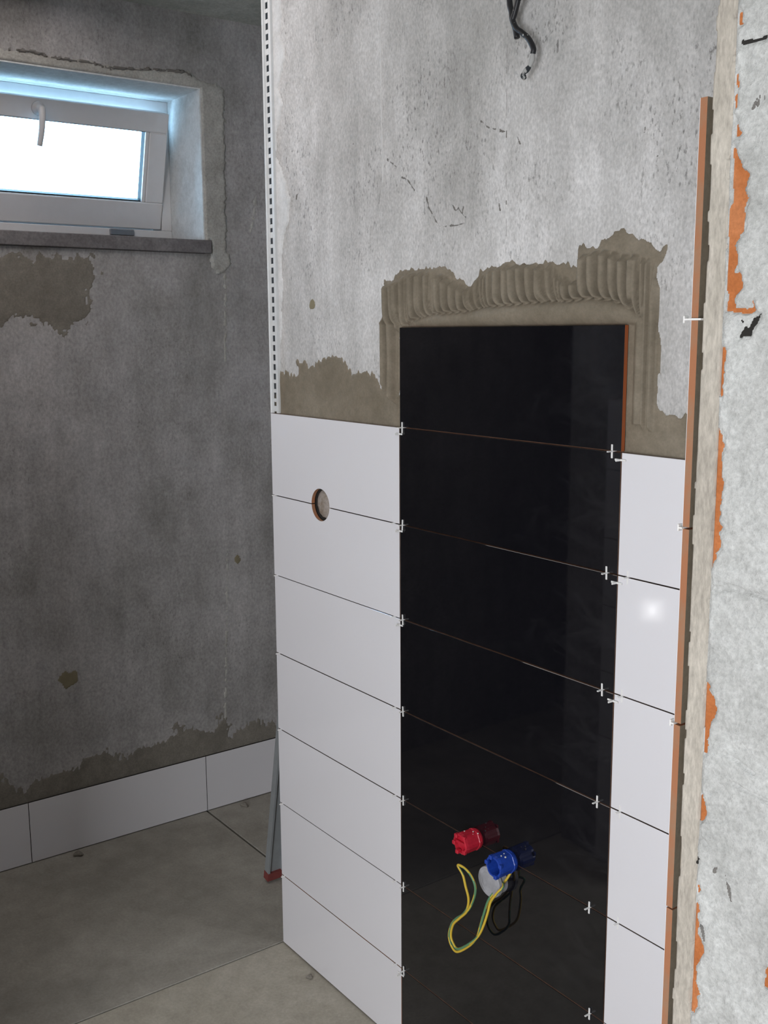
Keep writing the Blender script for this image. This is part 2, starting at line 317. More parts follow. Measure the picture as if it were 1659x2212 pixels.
def mesh(name, verts, faces, mats, fm=None, smooth=False):
    me = bpy.data.meshes.new(name)
    me.from_pydata(verts, [], faces)
    for m in (mats if isinstance(mats, (list, tuple)) else [mats]):
        me.materials.append(m)
    if fm is not None:
        me.polygons.foreach_set('material_index', fm)
    if smooth:
        me.polygons.foreach_set('use_smooth', [True] * len(me.polygons))
    me.update()
    return me


def thing(name, label, cat, loc=(0, 0, 0), group=None):
    return tag(link(name, None, None, loc), label, cat, group)


def tag(o, label, cat, group=None):
    o['label'] = label
    o['category'] = cat
    if group:
        o['group'] = group
    return o


def struct(o):
    o['kind'] = 'structure'
    return o


class MB:
    """collects simple solids into one mesh"""
    def __init__(self):
        self.v, self.f, self.m = [], [], []

    def add(self, verts, faces, mi=0):
        k = len(self.v)
        self.v += [tuple(a) for a in verts]
        self.f += [tuple(i + k for i in f) for f in faces]
        self.m += [mi] * len(faces)
        return self

    def box(self, x0, x1, y0, y1, z0, z1, mi=0, bev=0.0):
        if bev <= 0:
            v = [(x, y, z) for z in (z0, z1) for y in (y0, y1) for x in (x0, x1)]
            f = [(0, 2, 3, 1), (4, 5, 7, 6), (0, 1, 5, 4), (2, 6, 7, 3), (0, 4, 6, 2), (1, 3, 7, 5)]
            return self.add(v, f, mi)
        # chamfered box: 24 vertices
        c = ((x0 + x1) / 2, (y0 + y1) / 2, (z0 + z1) / 2)
        hs = ((x1 - x0) / 2, (y1 - y0) / 2, (z1 - z0) / 2)
        import bmesh
        bm = bmesh.new()
        bmesh.ops.create_cube(bm, size=2)
        for w in bm.verts:
            w.co = Vector([c[i] + w.co[i] * hs[i] for i in range(3)])
        bmesh.ops.bevel(bm, geom=list(bm.edges), offset=bev, segments=1, affect='EDGES', profile=0.5)
        bm.verts.index_update()
        self.add([tuple(w.co) for w in bm.verts], [[w.index for w in f.verts] for f in bm.faces], mi)
        bm.free()
        return self

    def lathe(self, prof, axis_o, axis, n=24, mi=0, a0=0, a1=2 * math.pi, mod=None):
        """prof: list of (distance along axis, radius)"""
        ax = Vector(axis).normalized()
        e1 = ax.orthogonal().normalized()
        e2 = ax.cross(e1)
        vs = []
        for (s, r) in prof:
            for i in range(n):
                a = 2 * math.pi * i / n
                q = r * (mod(i, s) if mod else 1)
                vs.append(Vector(axis_o) + ax * s + e1 * (q * math.cos(a)) + e2 * (q * math.sin(a)))
        fs = []
        for k in range(len(prof) - 1):
            for i in range(n):
                j = (i + 1) % n
                fs.append((k * n + i, k * n + j, (k + 1) * n + j, (k + 1) * n + i))
        fs.append(tuple(reversed(range(n))))
        fs.append(tuple((len(prof) - 1) * n + i for i in range(n)))
        return self.add(vs, fs, mi)

    def build(self, name, mats, parent=None, smooth=False, loc=(0, 0, 0)):
        return link(name, mesh(name, self.v, self.f, mats, self.m, smooth), parent, loc)


def spline(pts, k=8):
    P = [Vector(a) for a in pts]
    P = [P[0] * 2 - P[1]] + P + [P[-1] * 2 - P[-2]]
    out = []
    for i in range(1, len(P) - 2):
        a, b, c, d = P[i - 1:i + 3]
        for s in range(k):
            t = s / k
            out.append(0.5 * ((2 * b) + (c - a) * t + (2 * a - 5 * b + 4 * c - d) * t * t + (3 * b - a - 3 * c + d) * t ** 3))
    out.append(P[-2])
    return out


def tube(mb, pts, r, n=10, matf=None, k=8):
    C = spline(pts, k)
    T = [(C[min(i + 1, len(C) - 1)] - C[max(i - 1, 0)]).normalized() for i in range(len(C))]
    nrm = T[0].orthogonal().normalized()
    vs, fs, ms = [], [], []
    for i, (c, t) in enumerate(zip(C, T)):
        nrm = (nrm - t * nrm.dot(t)).normalized()
        bn = t.cross(nrm)
        rad = r(i / (len(C) - 1)) if callable(r) else r
        for s in range(n):
            a = 2 * math.pi * s / n
            vs.append(c + nrm * (rad * math.cos(a)) + bn * (rad * math.sin(a)))
    for i in range(len(C) - 1):
        for s in range(n):
            fs.append((i * n + s, i * n + (s + 1) % n, (i + 1) * n + (s + 1) % n, (i + 1) * n + s))
            ms.append(matf(i, s) if matf else 0)
    fs += [tuple(reversed(range(n))), tuple((len(C) - 1) * n + s for s in range(n))]
    ms += [0, 0]
    k0 = len(mb.v)
    mb.v += [tuple(a) for a in vs]
    mb.f += [tuple(a + k0 for a in f) for f in fs]
    mb.m += ms
    return C


# ---- height-field patches (mortar beds, smears): thickness > 0 where material lies
def vnoise(u, v, s, seed=0):
    """smooth value noise in 0..1"""
    rs = np.random.RandomState(seed)
    tab = rs.rand(256, 256)
    x, y = u * s + 37.3, v * s + 91.7
    xi, yi = np.floor(x).astype(int), np.floor(y).astype(int)
    fx, fy = x - xi, y - yi
    fx, fy = fx * fx * (3 - 2 * fx), fy * fy * (3 - 2 * fy)
    g = lambda a, b: tab[a % 256, b % 256]
    return (g(xi, yi) * (1 - fx) + g(xi + 1, yi) * fx) * (1 - fy) + (g(xi, yi + 1) * (1 - fx) + g(xi + 1, yi + 1) * fx) * fy


def sdist(u, v, poly):
    """signed distance, positive inside"""
    P = np.array(poly)
    Q = np.roll(P, -1, 0)
    d = np.full(u.shape, 1e9)
    ins = np.zeros(u.shape, bool)
    for (ax, ay), (bx, by) in zip(P, Q):
        ex, ey = bx - ax, by - ay
        L = ex * ex + ey * ey + 1e-18
        t = np.clip(((u - ax) * ex + (v - ay) * ey) / L, 0, 1)
        d = np.minimum(d, np.hypot(u - ax - t * ex, v - ay - t * ey))
        if abs(ey) > 1e-12:
            ins ^= ((ay > v) != (by > v)) & (u < ex * (v - ay) / ey + ax)
    return np.where(ins, d, -d)


def ldist(u, v, line):
    d = np.full(u.shape, 1e9)
    for (ax, ay), (bx, by) in zip(line[:-1], line[1:]):
        ex, ey = bx - ax, by - ay
        t = np.clip(((u - ax) * ex + (v - ay) * ey) / (ex * ex + ey * ey + 1e-18), 0, 1)
        d = np.minimum(d, np.hypot(u - ax - t * ex, v - ay - t * ey))
    return d


def patch(name, parent, plane, lo, hi, res, hf, mat, smooth=True):
    nu, nv = int((hi[0] - lo[0]) / res) + 1, int((hi[1] - lo[1]) / res) + 1
    u, v = np.meshgrid(np.linspace(lo[0], hi[0], nu), np.linspace(lo[1], hi[1], nv), indexing='ij')
    h = hf(u, v)
    ok = h > 0
    cell = ok[:-1, :-1] | ok[1:, :-1] | ok[:-1, 1:] | ok[1:, 1:]
    hh = np.where(ok, h, -0.0012)
    idx = np.arange(nu * nv).reshape(nu, nv)
    f = np.stack([idx[:-1, :-1], idx[1:, :-1], idx[1:, 1:], idx[:-1, 1:]], -1)[cell]
    used, inv = np.unique(f, return_inverse=True)
    f = inv.reshape(f.shape)
    U, V, Hh = u.ravel()[used], v.ravel()[used], hh.ravel()[used]
    ax, off = plane
    P = np.stack([U, off - Hh, V], -1) if ax == 'y' else np.stack([off + Hh, U, V], -1)
    return link(name, mesh(name, P.tolist(), f.tolist(), mat, None, smooth), parent)


BACK, LEFT, STUB = ('y', YW), ('x', XW), ('y', YS)


def thin(poly, t=0.0018, edge=0.004, jag=0.006, seed=1, streak=0.35, rough=0.0):
    def hf(u, v):
        s = sdist(u, v, poly)
        s = s + jag * (vnoise(u, v * streak, 160, seed) - 0.5) * 1.6 + jag * (vnoise(u, v, 45, seed + 3) - 0.5) * 1.6
        return np.where(s > 0, t * np.clip(s / edge, 0.15, 1) * (1 + rough * (vnoise(u, v, 60, seed + 7) - 0.5)), -1)
    return hf


def lines(ls, w=0.0012, t=0.0004, seed=3, gap=0.35):
    def hf(u, v):
        d = np.full(u.shape, 1e9)
        for l in ls:
            d = np.minimum(d, ldist(u, v, l))
        d = d + 0.004 * (vnoise(u, v, 140, seed) - 0.5)
        return np.where((d < w * (0.4 + vnoise(u, v, 70, seed + 1))) & (vnoise(u, v, 110, seed + 2) > gap), t, -1)
    return hf


# ============================================================ ROOM SHELL
fl = struct(MB().box(-1.3, 4.4, -4.0, 1.2, -0.12, -0.012).build('floor', M['joint']))
a = MB()
a.box(-0.86, -0.0085, -1.55, 0.194, -0.012, 0.0, 0, 0.001)
a.build('floor_slab', M['floor'], fl)
MB().box(-0.86, -0.0085, 0.2015, 1.02, -0.012, 0.0, 0, 0.001).build('floor_slab', M['floor'], fl)
MB().box(-0.86, -0.006, -3.8, -1.554, -0.012, 0.0, 0, 0.001).build('floor_slab', M['floor'], fl)
MB().box(-0.0035, 1.59, -3.8, 0.02, -0.012, 0.0, 0, 0.001).build('screed', M['screed'], fl)
MB().box(1.594, 4.3, -3.8, 0.02, -0.012, 0.0, 0, 0.001).build('screed', M['screed'], fl)
struct(MB().box(-1.3, 4.4, -4.0, 1.2, ZC, ZC + 0.15).build('ceiling', M['ceiling']))

# main wall (tiled chase); its left end is the outer corner
wb = struct(MB().box(0.004, 4.3, YW, 1.0, 0.0, ZC).build('wall_back', M['concrete']))
# window wall with its opening
OY0, OY1, OZ0, OZ1, XO = -0.645, 0.264, 1.87, 2.320, -1.285
wl = MB()
wl.box(XO, XW, -4.0, 1.2, 0.0, 1.829).box(XO, XW, -4.0, 1.2, OZ1, ZC)
wl.box(XO, XW, OY1, 1.2, 1.829, OZ1).box(XO, XW, -4.0, OY0, 1.829, OZ1)
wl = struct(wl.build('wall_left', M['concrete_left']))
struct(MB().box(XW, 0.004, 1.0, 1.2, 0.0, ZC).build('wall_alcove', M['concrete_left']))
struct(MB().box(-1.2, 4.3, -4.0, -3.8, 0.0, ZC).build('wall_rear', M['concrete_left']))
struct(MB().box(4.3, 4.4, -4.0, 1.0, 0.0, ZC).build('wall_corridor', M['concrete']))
wf = struct(MB().box(0.02, 0.40, -1.16, -1.012, 0.0, ZC).box(0.02, 0.17, -3.8, -1.16, 0.0, ZC).build('wall_front', M['concrete_left']))  # long rear leg is added, to keep light out of the passage behind


# ---- tile meshes: glazed face with a small arris, clay biscuit behind
def tile_mesh(name, w, h, face, body, th=0.0085, bev=0.0007):
    """lower left corner at the origin, glaze towards -Y at y=0"""
    o = [(0, 0), (w, 0), (w, h), (0, h)]
    i = [(bev, bev), (w - bev, bev), (w - bev, h - bev), (bev, h - bev)]
    v = [(x, 0, z) for x, z in i] + [(x, bev, z) for x, z in o] + [(x, th, z) for x, z in o]
    f = [(0, 1, 2, 3)]
    m = [0]
    for k in range(4):
        j = (k + 1) % 4
        f.append((4 + k, 4 + j, j, k)); m.append(0)
        f.append((8 + k, 8 + j, 4 + j, 4 + k)); m.append(1)
    f.append((11, 10, 9, 8)); m.append(1)
    return mesh(name, v, f, [face, body], m)


def tile_hole(name, w, h, cx, cz, r, face, body, th=0.0085):
    """tile whose top or bottom edge is cut by a circle centred at (cx, cz)"""
    pts = []
    if cz > h / 2:      # circle at top edge
        dx = math.sqrt(r * r - (h - cz) ** 2)
        a0 = math.atan2(h - cz, dx)
        pts = [(0, 0), (w, 0), (w, h), (cx + dx, h)]
        a1 = math.pi - a0
        n = 22
        for k in range(1, n):
            a = a0 - (2 * math.pi - (a1 - a0)) * k / n
            pts.append((cx + r * math.cos(a), cz + r * math.sin(a)))
        pts += [(cx - dx, h), (0, h)]
    else:
        dx = math.sqrt(r * r - cz * cz)
        a0 = math.atan2(-cz, -dx)
        a1 = math.atan2(-cz, dx)
        pts = [(0, 0), (cx - dx, 0)]
        n = 22
        s0 = a0 if a0 > 0 else a0 + 2 * math.pi
        for k in range(1, n):
            a = s0 - (s0 - a1) * k / n
            pts.append((cx + r * math.cos(a), cz + r * math.sin(a)))
        pts += [(cx + dx, 0), (w, 0), (w, h), (0, h)]
    N = len(pts)
    v = [(x, 0, z) for x, z in pts] + [(x, th, z) for x, z in pts]
    f, m = [tuple(range(N)), tuple(reversed(range(N, 2 * N)))], [0, 1]
    for k in range(N):
        j = (k + 1) % N
        rim = all(abs(math.hypot(pts[q][0] - cx, pts[q][1] - cz) - r) < 2e-4 for q in (k, j))
        f.append((N + k, N + j, j, k)); m.append(1 if rim else 2)
    return mesh(name, v, f, [face, body, M['biscuit_shaded']], m)


GAP = 0.0022
TH = PIT - GAP
mw = tile_mesh('white_tile', XB1 - GAP / 2, TH, M['white_glaze'], M['biscuit_shaded'])
mb_ = tile_mesh('black_tile', XB2 - XB1 - GAP, TH, M['black_glaze'], M['biscuit_dull'])
mb0 = tile_mesh('black_top_tile', XB2 - XB1 - GAP, TH, M['black_glaze'], M['biscuit_red'])
mr = tile_mesh('white_cut_tile', 1.5745 - XB2 - GAP / 2, TH, M['white_glaze'], M['biscuit_shaded'])
HC = (0.215, 1.1965, 0.0375)
rnd = random.Random(4)
for j in range(0, 8):
    z = jz(j + 1) + GAP / 2
    last = j == 7
    if last:
        z = 0.004
    hh = (H7 - GAP / 2 - z) if last else TH
    if j >= 1:
        if j in (1, 2):
            me = tile_hole('white_tile_notched', XB1 - GAP / 2, TH, HC[0], HC[1] - z, HC[2], M['white_glaze'], M['biscuit'])
        else:
            me = mw if not last else tile_mesh('white_tile_low', XB1 - GAP / 2, hh, M['white_glaze'], M['biscuit'])
        link('tile', me, wb, (0, rnd.uniform(-.0003, .0003), z))
        me = mr if not last else tile_mesh('white_cut_low', 1.5745 - XB2 - GAP / 2, hh, M['white_glaze'], M['biscuit'])
        link('tile', me, wb, (XB2 + GAP / 2, rnd.uniform(-.0003, .0003), z))
    me = (mb0 if j == 0 else mb_) if not last else tile_mesh('black_tile_low', XB2 - XB1 - GAP, hh, M['black_glaze'], M['biscuit_dull'])
    link('tile', me, wb, (XB1 + GAP / 2, rnd.uniform(-.0003, .0003), z))['label'] = 'glossy black wall tile'

# setting bed behind the tiles
MB().box(0.006, XB1 + 0.003, 0.0082, YW + 0.002, 0.0, 1.155).build('tile_adhesive', M['joint'], wb)
MB().box(0.006, 0.17, 0.0082, YW + 0.002, 1.156, jz(1) - 0.004).build('tile_adhesive', M['joint'], wb)
MB().box(0.26, XB1 + 0.003, 0.0082, YW + 0.002, 1.156, jz(1) - 0.004).build('tile_adhesive', M['joint'], wb)
MB().box(XB1 + 0.004, XB2 - 0.004, 0.0080, YW + 0.002, 0.0, jz(0) - 0.004).build('tile_adhesive', M['biscuit_dull'], wb)
MB().box(XB2 - 0.003, 1.575, 0.0082, YW + 0.002, 0.0, jz(1) - 0.004).build('tile_adhesive', M['joint'], wb)

for _k in ('bed', 'leftbed'):
    D[_k] = [(x, z - 0.014 if z < jz(1) + 0.006 else z) for x, z in D[_k]]
# notched adhesive round the top black tile
xb = np.array([a[0] for a in D['bead']])
zb = np.array([a[1] for a in D['bead']])


def bedh(u, v):
    s = sdist(u, v, D['bed'])
    s = s + 0.008 * (vnoise(u, v * 0.3, 170, 5) - 0.5) + 0.006 * (vnoise(u, v, 50, 8) - 0.5)
    base = 0.0016 * np.clip(s / 0.004, 0.2, 1) * (1 + 0.4 * (vnoise(u, v, 70, 2) - 0.5))
    c = np.clip(sdist(u, v, D['comb'][0]) / 0.010 + 0.8 * (vnoise(u, v * 0.4, 60, 21) - 0.3), 0, 1)
    zl = np.interp(u, xb, zb, left=1.60, right=1.40)
    c = c * np.where((u > 0.512) & (u < 1.129), np.clip((v - zl + 0.007) / 0.007, 0, 1), 1)
    hook = -0.013 * np.exp(-np.clip(v - zl, 0, 1) / 0.010)
    wob = 0.003 * (vnoise(u, v * 0.25, 30, 31) - 0.5)
    q = u + hook + wob
    gr = lambda per, wd: 1 - np.exp(-((np.mod(q, per) - per / 2) / wd) ** 2)
    p1 = gr(0.0205, 0.0031) * (0.86 + 0.14 * np.cos(2 * np.pi * q / 0.0205))
    p2 = gr(0.0132, 0.0022)
    ov = np.clip(1 - np.abs(u - 0.755) / 0.045, 0, 1) + np.clip(1 - np.abs(u - 0.60) / 0.03, 0, 1) + np.clip(1 - np.abs(u - 0.52) / 0.03, 0, 1) + np.clip(1 - np.abs(u - 0.935) / 0.03, 0, 1)
    ov = np.clip(ov * 1.5 + (u > 1.108), 0, 1)
    rid = (p1 * (1 - ov) + np.minimum(p1, p2) * ov) * (0.0205 - 0.0075 * ov) * (0.8 + 0.4 * vnoise(u, v * 0.3, 40, 41))
    h = base * (1 - 0.7 * c) + rid * c
    # squeezed roll above the tile
    zt = jz(0) - 0.001
    half = np.maximum((zl - zt) / 2, 1e-4)
    tt = (v - zt - half) / half
    roll = np.where((np.abs(tt) < 1) & (u > 0.512) & (u < 1.129), np.sqrt(np.clip(1 - tt * tt, 0, 1)) * np.minimum(0.021, half * 1.15), 0)
    h = np.maximum(h, roll)
    # rounded bead down the right edge of the tile
    side = np.clip(1 - np.abs(u - 1.121) / 0.011, 0, 1)
    h = np.maximum(h, np.where((v < 1.605) & (v > 1.44), 0.010 * np.sqrt(side), 0))
    h = np.where((u > XB2) & (u < 1.125) & (v < jz(0)), np.minimum(h, 0.0015 + np.clip(u - 1.1020, 0, 1) * 0.55), h)
    intile = (u > XB1) & (u < XB2 + 0.0012) & (v < jz(0) + 0.0005)
    h = np.where(intile, np.minimum(h, 0.002), h)
    return np.where(s > 0, h, -1)


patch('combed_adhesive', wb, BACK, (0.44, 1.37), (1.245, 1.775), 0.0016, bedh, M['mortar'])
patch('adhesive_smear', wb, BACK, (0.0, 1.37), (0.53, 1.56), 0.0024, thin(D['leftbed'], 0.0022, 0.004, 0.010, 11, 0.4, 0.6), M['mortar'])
patch('white_skim', wb, BACK, (0.0, 1.37), (0.14, ZC), 0.004,
      lambda u, v: np.where((u < np.interp(v, [a[1] for a in D['skim'][2:-1]][::-1], [a[0] for a in D['skim'][2:-1]][::-1]) + 0.008 * (vnoise(u, v, 60, 4) - 0.5)) & (u > 0.03), 0.0026, -1), M['skim'])
cr = patch('hairline_crack', wb, BACK, (0.0, 1.7), (1.2, 2.1), 0.0013, lines(D['wallcracks'], 0.0017, 0.0004, 3, 0.3), M['dark_line'])
cr['kind'] = 'stuff'
patch('pencil_line', wb, BACK, (0.79, 1.72), (0.83, 2.52), 0.0016,
      lambda u, v: np.where((ldist(u, v, [(0.8065, 2.52)] + list(D['pencil'])) < 0.0011) & (vnoise(u * 0 + 1, v, 60, 9) > 0.5), 0.0003, -1), M['dark_line'])
patch('formwork_seam', wb, BACK, (0.43, 1.70), (0.46, 2.52), 0.0016,
      lambda u, v: np.where((ldist(u, v, [(0.4415, 2.52)] + list(D['seam'])) < 0.0016 + 0.001 * vnoise(u, v, 40, 2)) & (vnoise(u * 0 + 1, v, 25, 12) > 0.3), 0.0006, -1), M['pale_line'])


def blob(c, r, seed):
    return lambda u, v: np.where(np.hypot(u - c[0], v - c[1]) < r * (0.5 + 0.9 * vnoise(u, v, 60, seed)), 0.0006, -1)


c = D['spots'][0][0]
patch('ochre_stain', wb, BACK, (c[0] - .03, c[1] - .03), (c[0] + .03, c[1] + .03), 0.0016, blob(c, 0.012, 5), M['stain'])

# socket hole: rough plaster plug at the bottom of the tile cut-out
g = MB()
rs = random.Random(3)
ring = []
for rad, dep in ((0.0325, 0.0118), (0.0300, 0.0085), (0.021, 0.0065), (0.010, 0.0055)):
    ring.append([(HC[0] + 0.0045 + rad * (1 + rs.uniform(-.06, .06)) * math.cos(2 * math.pi * k / 26),
                  dep + rs.uniform(-.0012, .0012), HC[1] + 0.002 + rad * (1 + rs.uniform(-.06, .06)) * math.sin(2 * math.pi * k / 26)) for k in range(26)])
vs = [p for r in ring for p in r]
fs = [(k * 26 + i, k * 26 + (i + 1) % 26, (k + 1) * 26 + (i + 1) % 26, (k + 1) * 26 + i) for k in range(3) for i in range(26)] + [tuple(78 + i for i in range(26))]
g.add(vs, fs)
g.build('socket_plaster', M['plug_plaster'], wb, True)
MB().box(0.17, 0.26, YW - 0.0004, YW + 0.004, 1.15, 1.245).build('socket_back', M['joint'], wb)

# corner bead: nosing and perforated flange
bd = MB()
bd.lathe([(0, 0.0035), (ZC - jz(1), 0.0035)], (0.0015, 0.0025, jz(1)), (0, 0, 1), 10, 0)
bd.box(0.001, 0.0095, 0.0035, 0.0055, jz(1), ZC)
bd.box(0.0205, 0.030, 0.0045, 0.0128, jz(1), ZC)
z = jz(1) + 0.004
k = 0
while z < ZC - 0.03:
    g0 = 0.0085 if k % 9 else 0.013
    bd.box(0.0095, 0.0205, 0.004, 0.006, z, z + g0)
    z += 0.0225
    k += 1
bo = bd.build('corner_bead', M['bead'], wb)
MB().box(0.003, 0.0285, 0.010, 0.014, jz(1), ZC).build('bead_slot_shade_strip', M['bead_hole'], wb)  # dark strip standing in for shade seen through the slots

# ---- short wall on the right, seen end on
wr = MB()
wr.box(1.5930, 1.80, YS + 0.118, YW, 0.0, ZC)
wr = struct(wr.build('wall_right', M['plaster']))
# plaster coat beside the bricks
patch('plaster_coat', wr, ('y', YS + 0.004), (1.588, 0.0), (1.6145, ZC), 0.0014,
      lambda u, v: np.where((u > 1.5920 + 0.0030 * (vnoise(u * 0 + 1, v, 60, 3) - 0.5) + 0.004 * (vnoise(u * 0 + 1, v, 8, 6) - 0.5)) & (u < 1.6125 + 0.003 * (vnoise(u * 0 + 3, v, 90, 5) - 0.5)),
                            0.005 + 0.0007 * vnoise(u, v * 0.25, 220, 7) + 0.0006 * vnoise(u, v, 60, 8), -1), M['plaster'])
MB().box(1.593, 1.6122, YS + 0.0035, YS + 0.12, 0.0, ZC).build('plaster_coat', M['plaster'], wr)
MB().box(1.5858, 1.5925, YS + 0.020, 0.0, 0.0, 1.79).build('tile_adhesive', M['mortar_dark'], wr)
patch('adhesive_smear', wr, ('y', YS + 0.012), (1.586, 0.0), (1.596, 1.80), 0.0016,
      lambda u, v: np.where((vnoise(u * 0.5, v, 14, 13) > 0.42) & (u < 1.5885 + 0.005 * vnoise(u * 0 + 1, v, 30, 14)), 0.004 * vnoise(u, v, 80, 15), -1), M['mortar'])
# hollow bricks
for k in range(11):
    z0 = 0.090 + 0.25 * (k - 1) + 0.006
    z1 = min(z0 + 0.238, ZC)
    z0 = max(z0, 0.0)
    if z1 - z0 > 0.03:
        MB().box(1.6128, 1.735, YS, YS + 0.117, z0, z1, 0, 0.002).build('brick', M['terracotta'], wr)
MB().box(1.6135, 1.734, YS + 0.012, YS + 0.117, 0.0, ZC).build('brick_joint', M['joint'], wr)
MB().box(1.735, 1.80, YS - 0.002, YS + 0.12, 0.0, ZC).build('plaster_coat', M['smear'], wr)


def smear(u, v):
    s = np.full(u.shape, 1e9)
    for q in D['brickholes']:
        s = np.minimum(s, -sdist(u, v, q))
    jag = 0.0035 * (vnoise(u, v, 160, 17) - 0.5) + 0.003 * (vnoise(u, v, 60, 18) - 0.5)
    s = s + jag * np.where(u < 1.617, 0.25, 1)
    for q in D['brickcracks']:
        s = np.minimum(s, -sdist(u, v, q) + jag * 0.5)
    s = np.minimum(s, u - 1.6128 - 0.0012 * vnoise(u * 0 + 3, v, 90, 5))
    h = 0.0032 * np.clip(s / 0.004, 0.25, 1) + 0.0018 * (vnoise(u, v, 70, 19) - 0.5) + 0.0012 * (vnoise(u, v, 190, 20) - 0.5) + 0.002 * (vnoise(u, v, 25, 22) - 0.5)
    for q in D['steps']:
        h = h - 0.0028 * np.exp(-(ldist(u, v, q) + 0.004 * (vnoise(u, v, 80, 51) - 0.5)) ** 2 / 0.0018 ** 2)
    return np.where(s > 0, np.maximum(h, 0.0006), -1)


patch('plaster_smear', wr, STUB, (1.610, 0.55), (1.735, 2.1), 0.0013, smear, M['smear'])
patch('plaster_smear', wr, STUB, (1.612, 0.0), (1.74, 0.55), 0.008, lambda u, v: 0 * u + 0.003, M['smear'])
patch('plaster_smear', wr, STUB, (1.612, 2.1), (1.74, ZC), 0.008, lambda u, v: 0 * u + 0.003, M['smear'])

patch('mortar_gap', wr, STUB, (1.61, 0.6), (1.70, 2.0), 0.0012, lambda u, v: np.where(np.max([sdist(u, v, q) for q in D['brickcracks']], 0) + 0.002 * (vnoise(u, v, 160, 41) - 0.5) > -0.0025, 0.0005, -1), M['joint'])
patch('scratch', wr, ('y', YS - 0.003), (1.61, 0.6), (1.72, 2.0), 0.0010, lines(D['scratches'], 0.0008, 0.0012, 43, 0.3), M['dark_line'])['kind'] = 'stuff'

# tiles on its hidden left face: only their clay ends show
mv = MB()
D2 = -0.004 - YS
v = [(0, 0, 0), (0, D2, 0), (0, D2, TH), (0, 0, TH), (.0004, 0, 0), (.0004, D2, 0), (.0004, D2, TH), (.0004, 0, TH),
     (.0082, 0, 0), (.0082, D2, 0), (.0082, D2, TH), (.0082, 0, TH)]
f, m = [(0, 3, 2, 1)], [0]
for o in (0, 4):
    for k in range(4):
        j = (k + 1) % 4
        f.append((o + k, o + j, o + 4 + j, o + 4 + k)); m.append(0 if o == 0 else 1)
f.append((8, 9, 10, 11)); m.append(2)
ms_ = mesh('side_tile', v, f, [M['white_glaze'], M['biscuit'], M['mortar']], m)
for j in range(-1, 7):
    link('tile', ms_, wr, (1.5770, YS + rnd.uniform(-.0006, .0006), jz(j + 1) + GAP / 2))
MB().box(1.5770, 1.5852, YS, -0.004, 0.004, H7 - GAP / 2).build('tile', M['biscuit'], wr)

# ---- opposite wall of the niche (seen mirrored in the black tiles)
mf = tile_mesh('front_tile', 0.226, TH, M['white_glaze'], M['biscuit'])
for j in range(1, 8):
    zz = jz(j + 1) + GAP / 2
    for x in (0.399,):
        o = link('tile', mf, wf, (x, -1.0005, max(zz, 0.004)))
        o.rotation_euler = (0, 0, math.pi)
        if j == 7:
            o.scale = (1, 1, (H7 - 0.006) / TH)
MB().box(0.176, 0.396, -1.013, -1.0085, 0.0, jz(1) - 0.003).build('tile_adhesive', M['joint'], wf)

# ---- window wall: skirting tiles, beds, render, cracks
sk = tile_mesh('skirting_tile', 0.5885, 0.191, M['white_glaze'], M['joint'])
for y0 in (-0.9830, -0.3925, 0.1980, 0.7885):
    w = 0.5885 if y0 < 0.7 else 0.2085
    me = sk if y0 < 0.7 else tile_mesh('skirting_end', w, 0.191, M['white_glaze'], M['joint'])
    o = link('tile', me, wl, (XW + 0.0105, y0 + 0.001, 0.0025))
    o.rotation_euler = (0, 0, math.pi / 2)
MB().box(XW - 0.001, XW + 0.0015, -0.98, 0.99, 0.0, 0.190).build('tile_adhesive', M['joint'], wl)
q = [(-0.98, 0.30), (-0.6, 0.24)] + list(D['lowbed'][:-2]) + [(1.0, 0.33), (1.0, 0.15), (-0.98, 0.15)]
patch('adhesive_smear', wl, LEFT, (-0.98, 0.19), (0.75, 0.42), 0.0045, thin(q, 0.0009, 0.006, 0.018, 31, 0.5, 0.4), M['mortar_dark'])
q = [(-0.75, 1.82)] + list(D['damp'][:-1]) + [(-0.40, 1.60), (-0.75, 1.62)]
patch('damp_patch', wl, LEFT, (-0.75, 1.55), (-0.05, 1.83), 0.0045, thin(q, 0.0008, 0.006, 0.018, 33, 0.8, 0.3), M['mortar_dark'])
q = [(-0.95, 2.37)] + list(D['surround'][:-3]) + [(0.262, 1.83), (-0.95, 1.83)]
rh = thin(q, 0.005, 0.006, 0.006, 35, 1.0, 0.2)
patch('window_render', wl, LEFT, (-0.95, 1.77), (0.42, 2.42), 0.004,
      lambda u, v: np.where((u > OY0) & (u < OY1) & (v < OZ1), -1, rh(u, v)), M['surround'])
patch('render_crack', wl, LEFT, (-0.5, 2.32), (0.30, 2.45), 0.0035, lines([D['crack']], 0.0035, 0.0085, 8, 0.25), M['dark_line'])
patch('pale_seam', wl, LEFT, (0.2, 0.3), (0.5, 2.35), 0.004, lines(D['leftseams'], 0.0045, 0.001, 15, 0.35), M['surround'])
for i in (1, 2):
    c = D['spots'][i][0]
    patch('ochre_stain', wl, LEFT, (c[0] - .06, c[1] - .06), (c[0] + .06, c[1] + .06), 0.004, blob(c, 0.026 if i == 1 else 0.013, 8 + i), M['stain'])

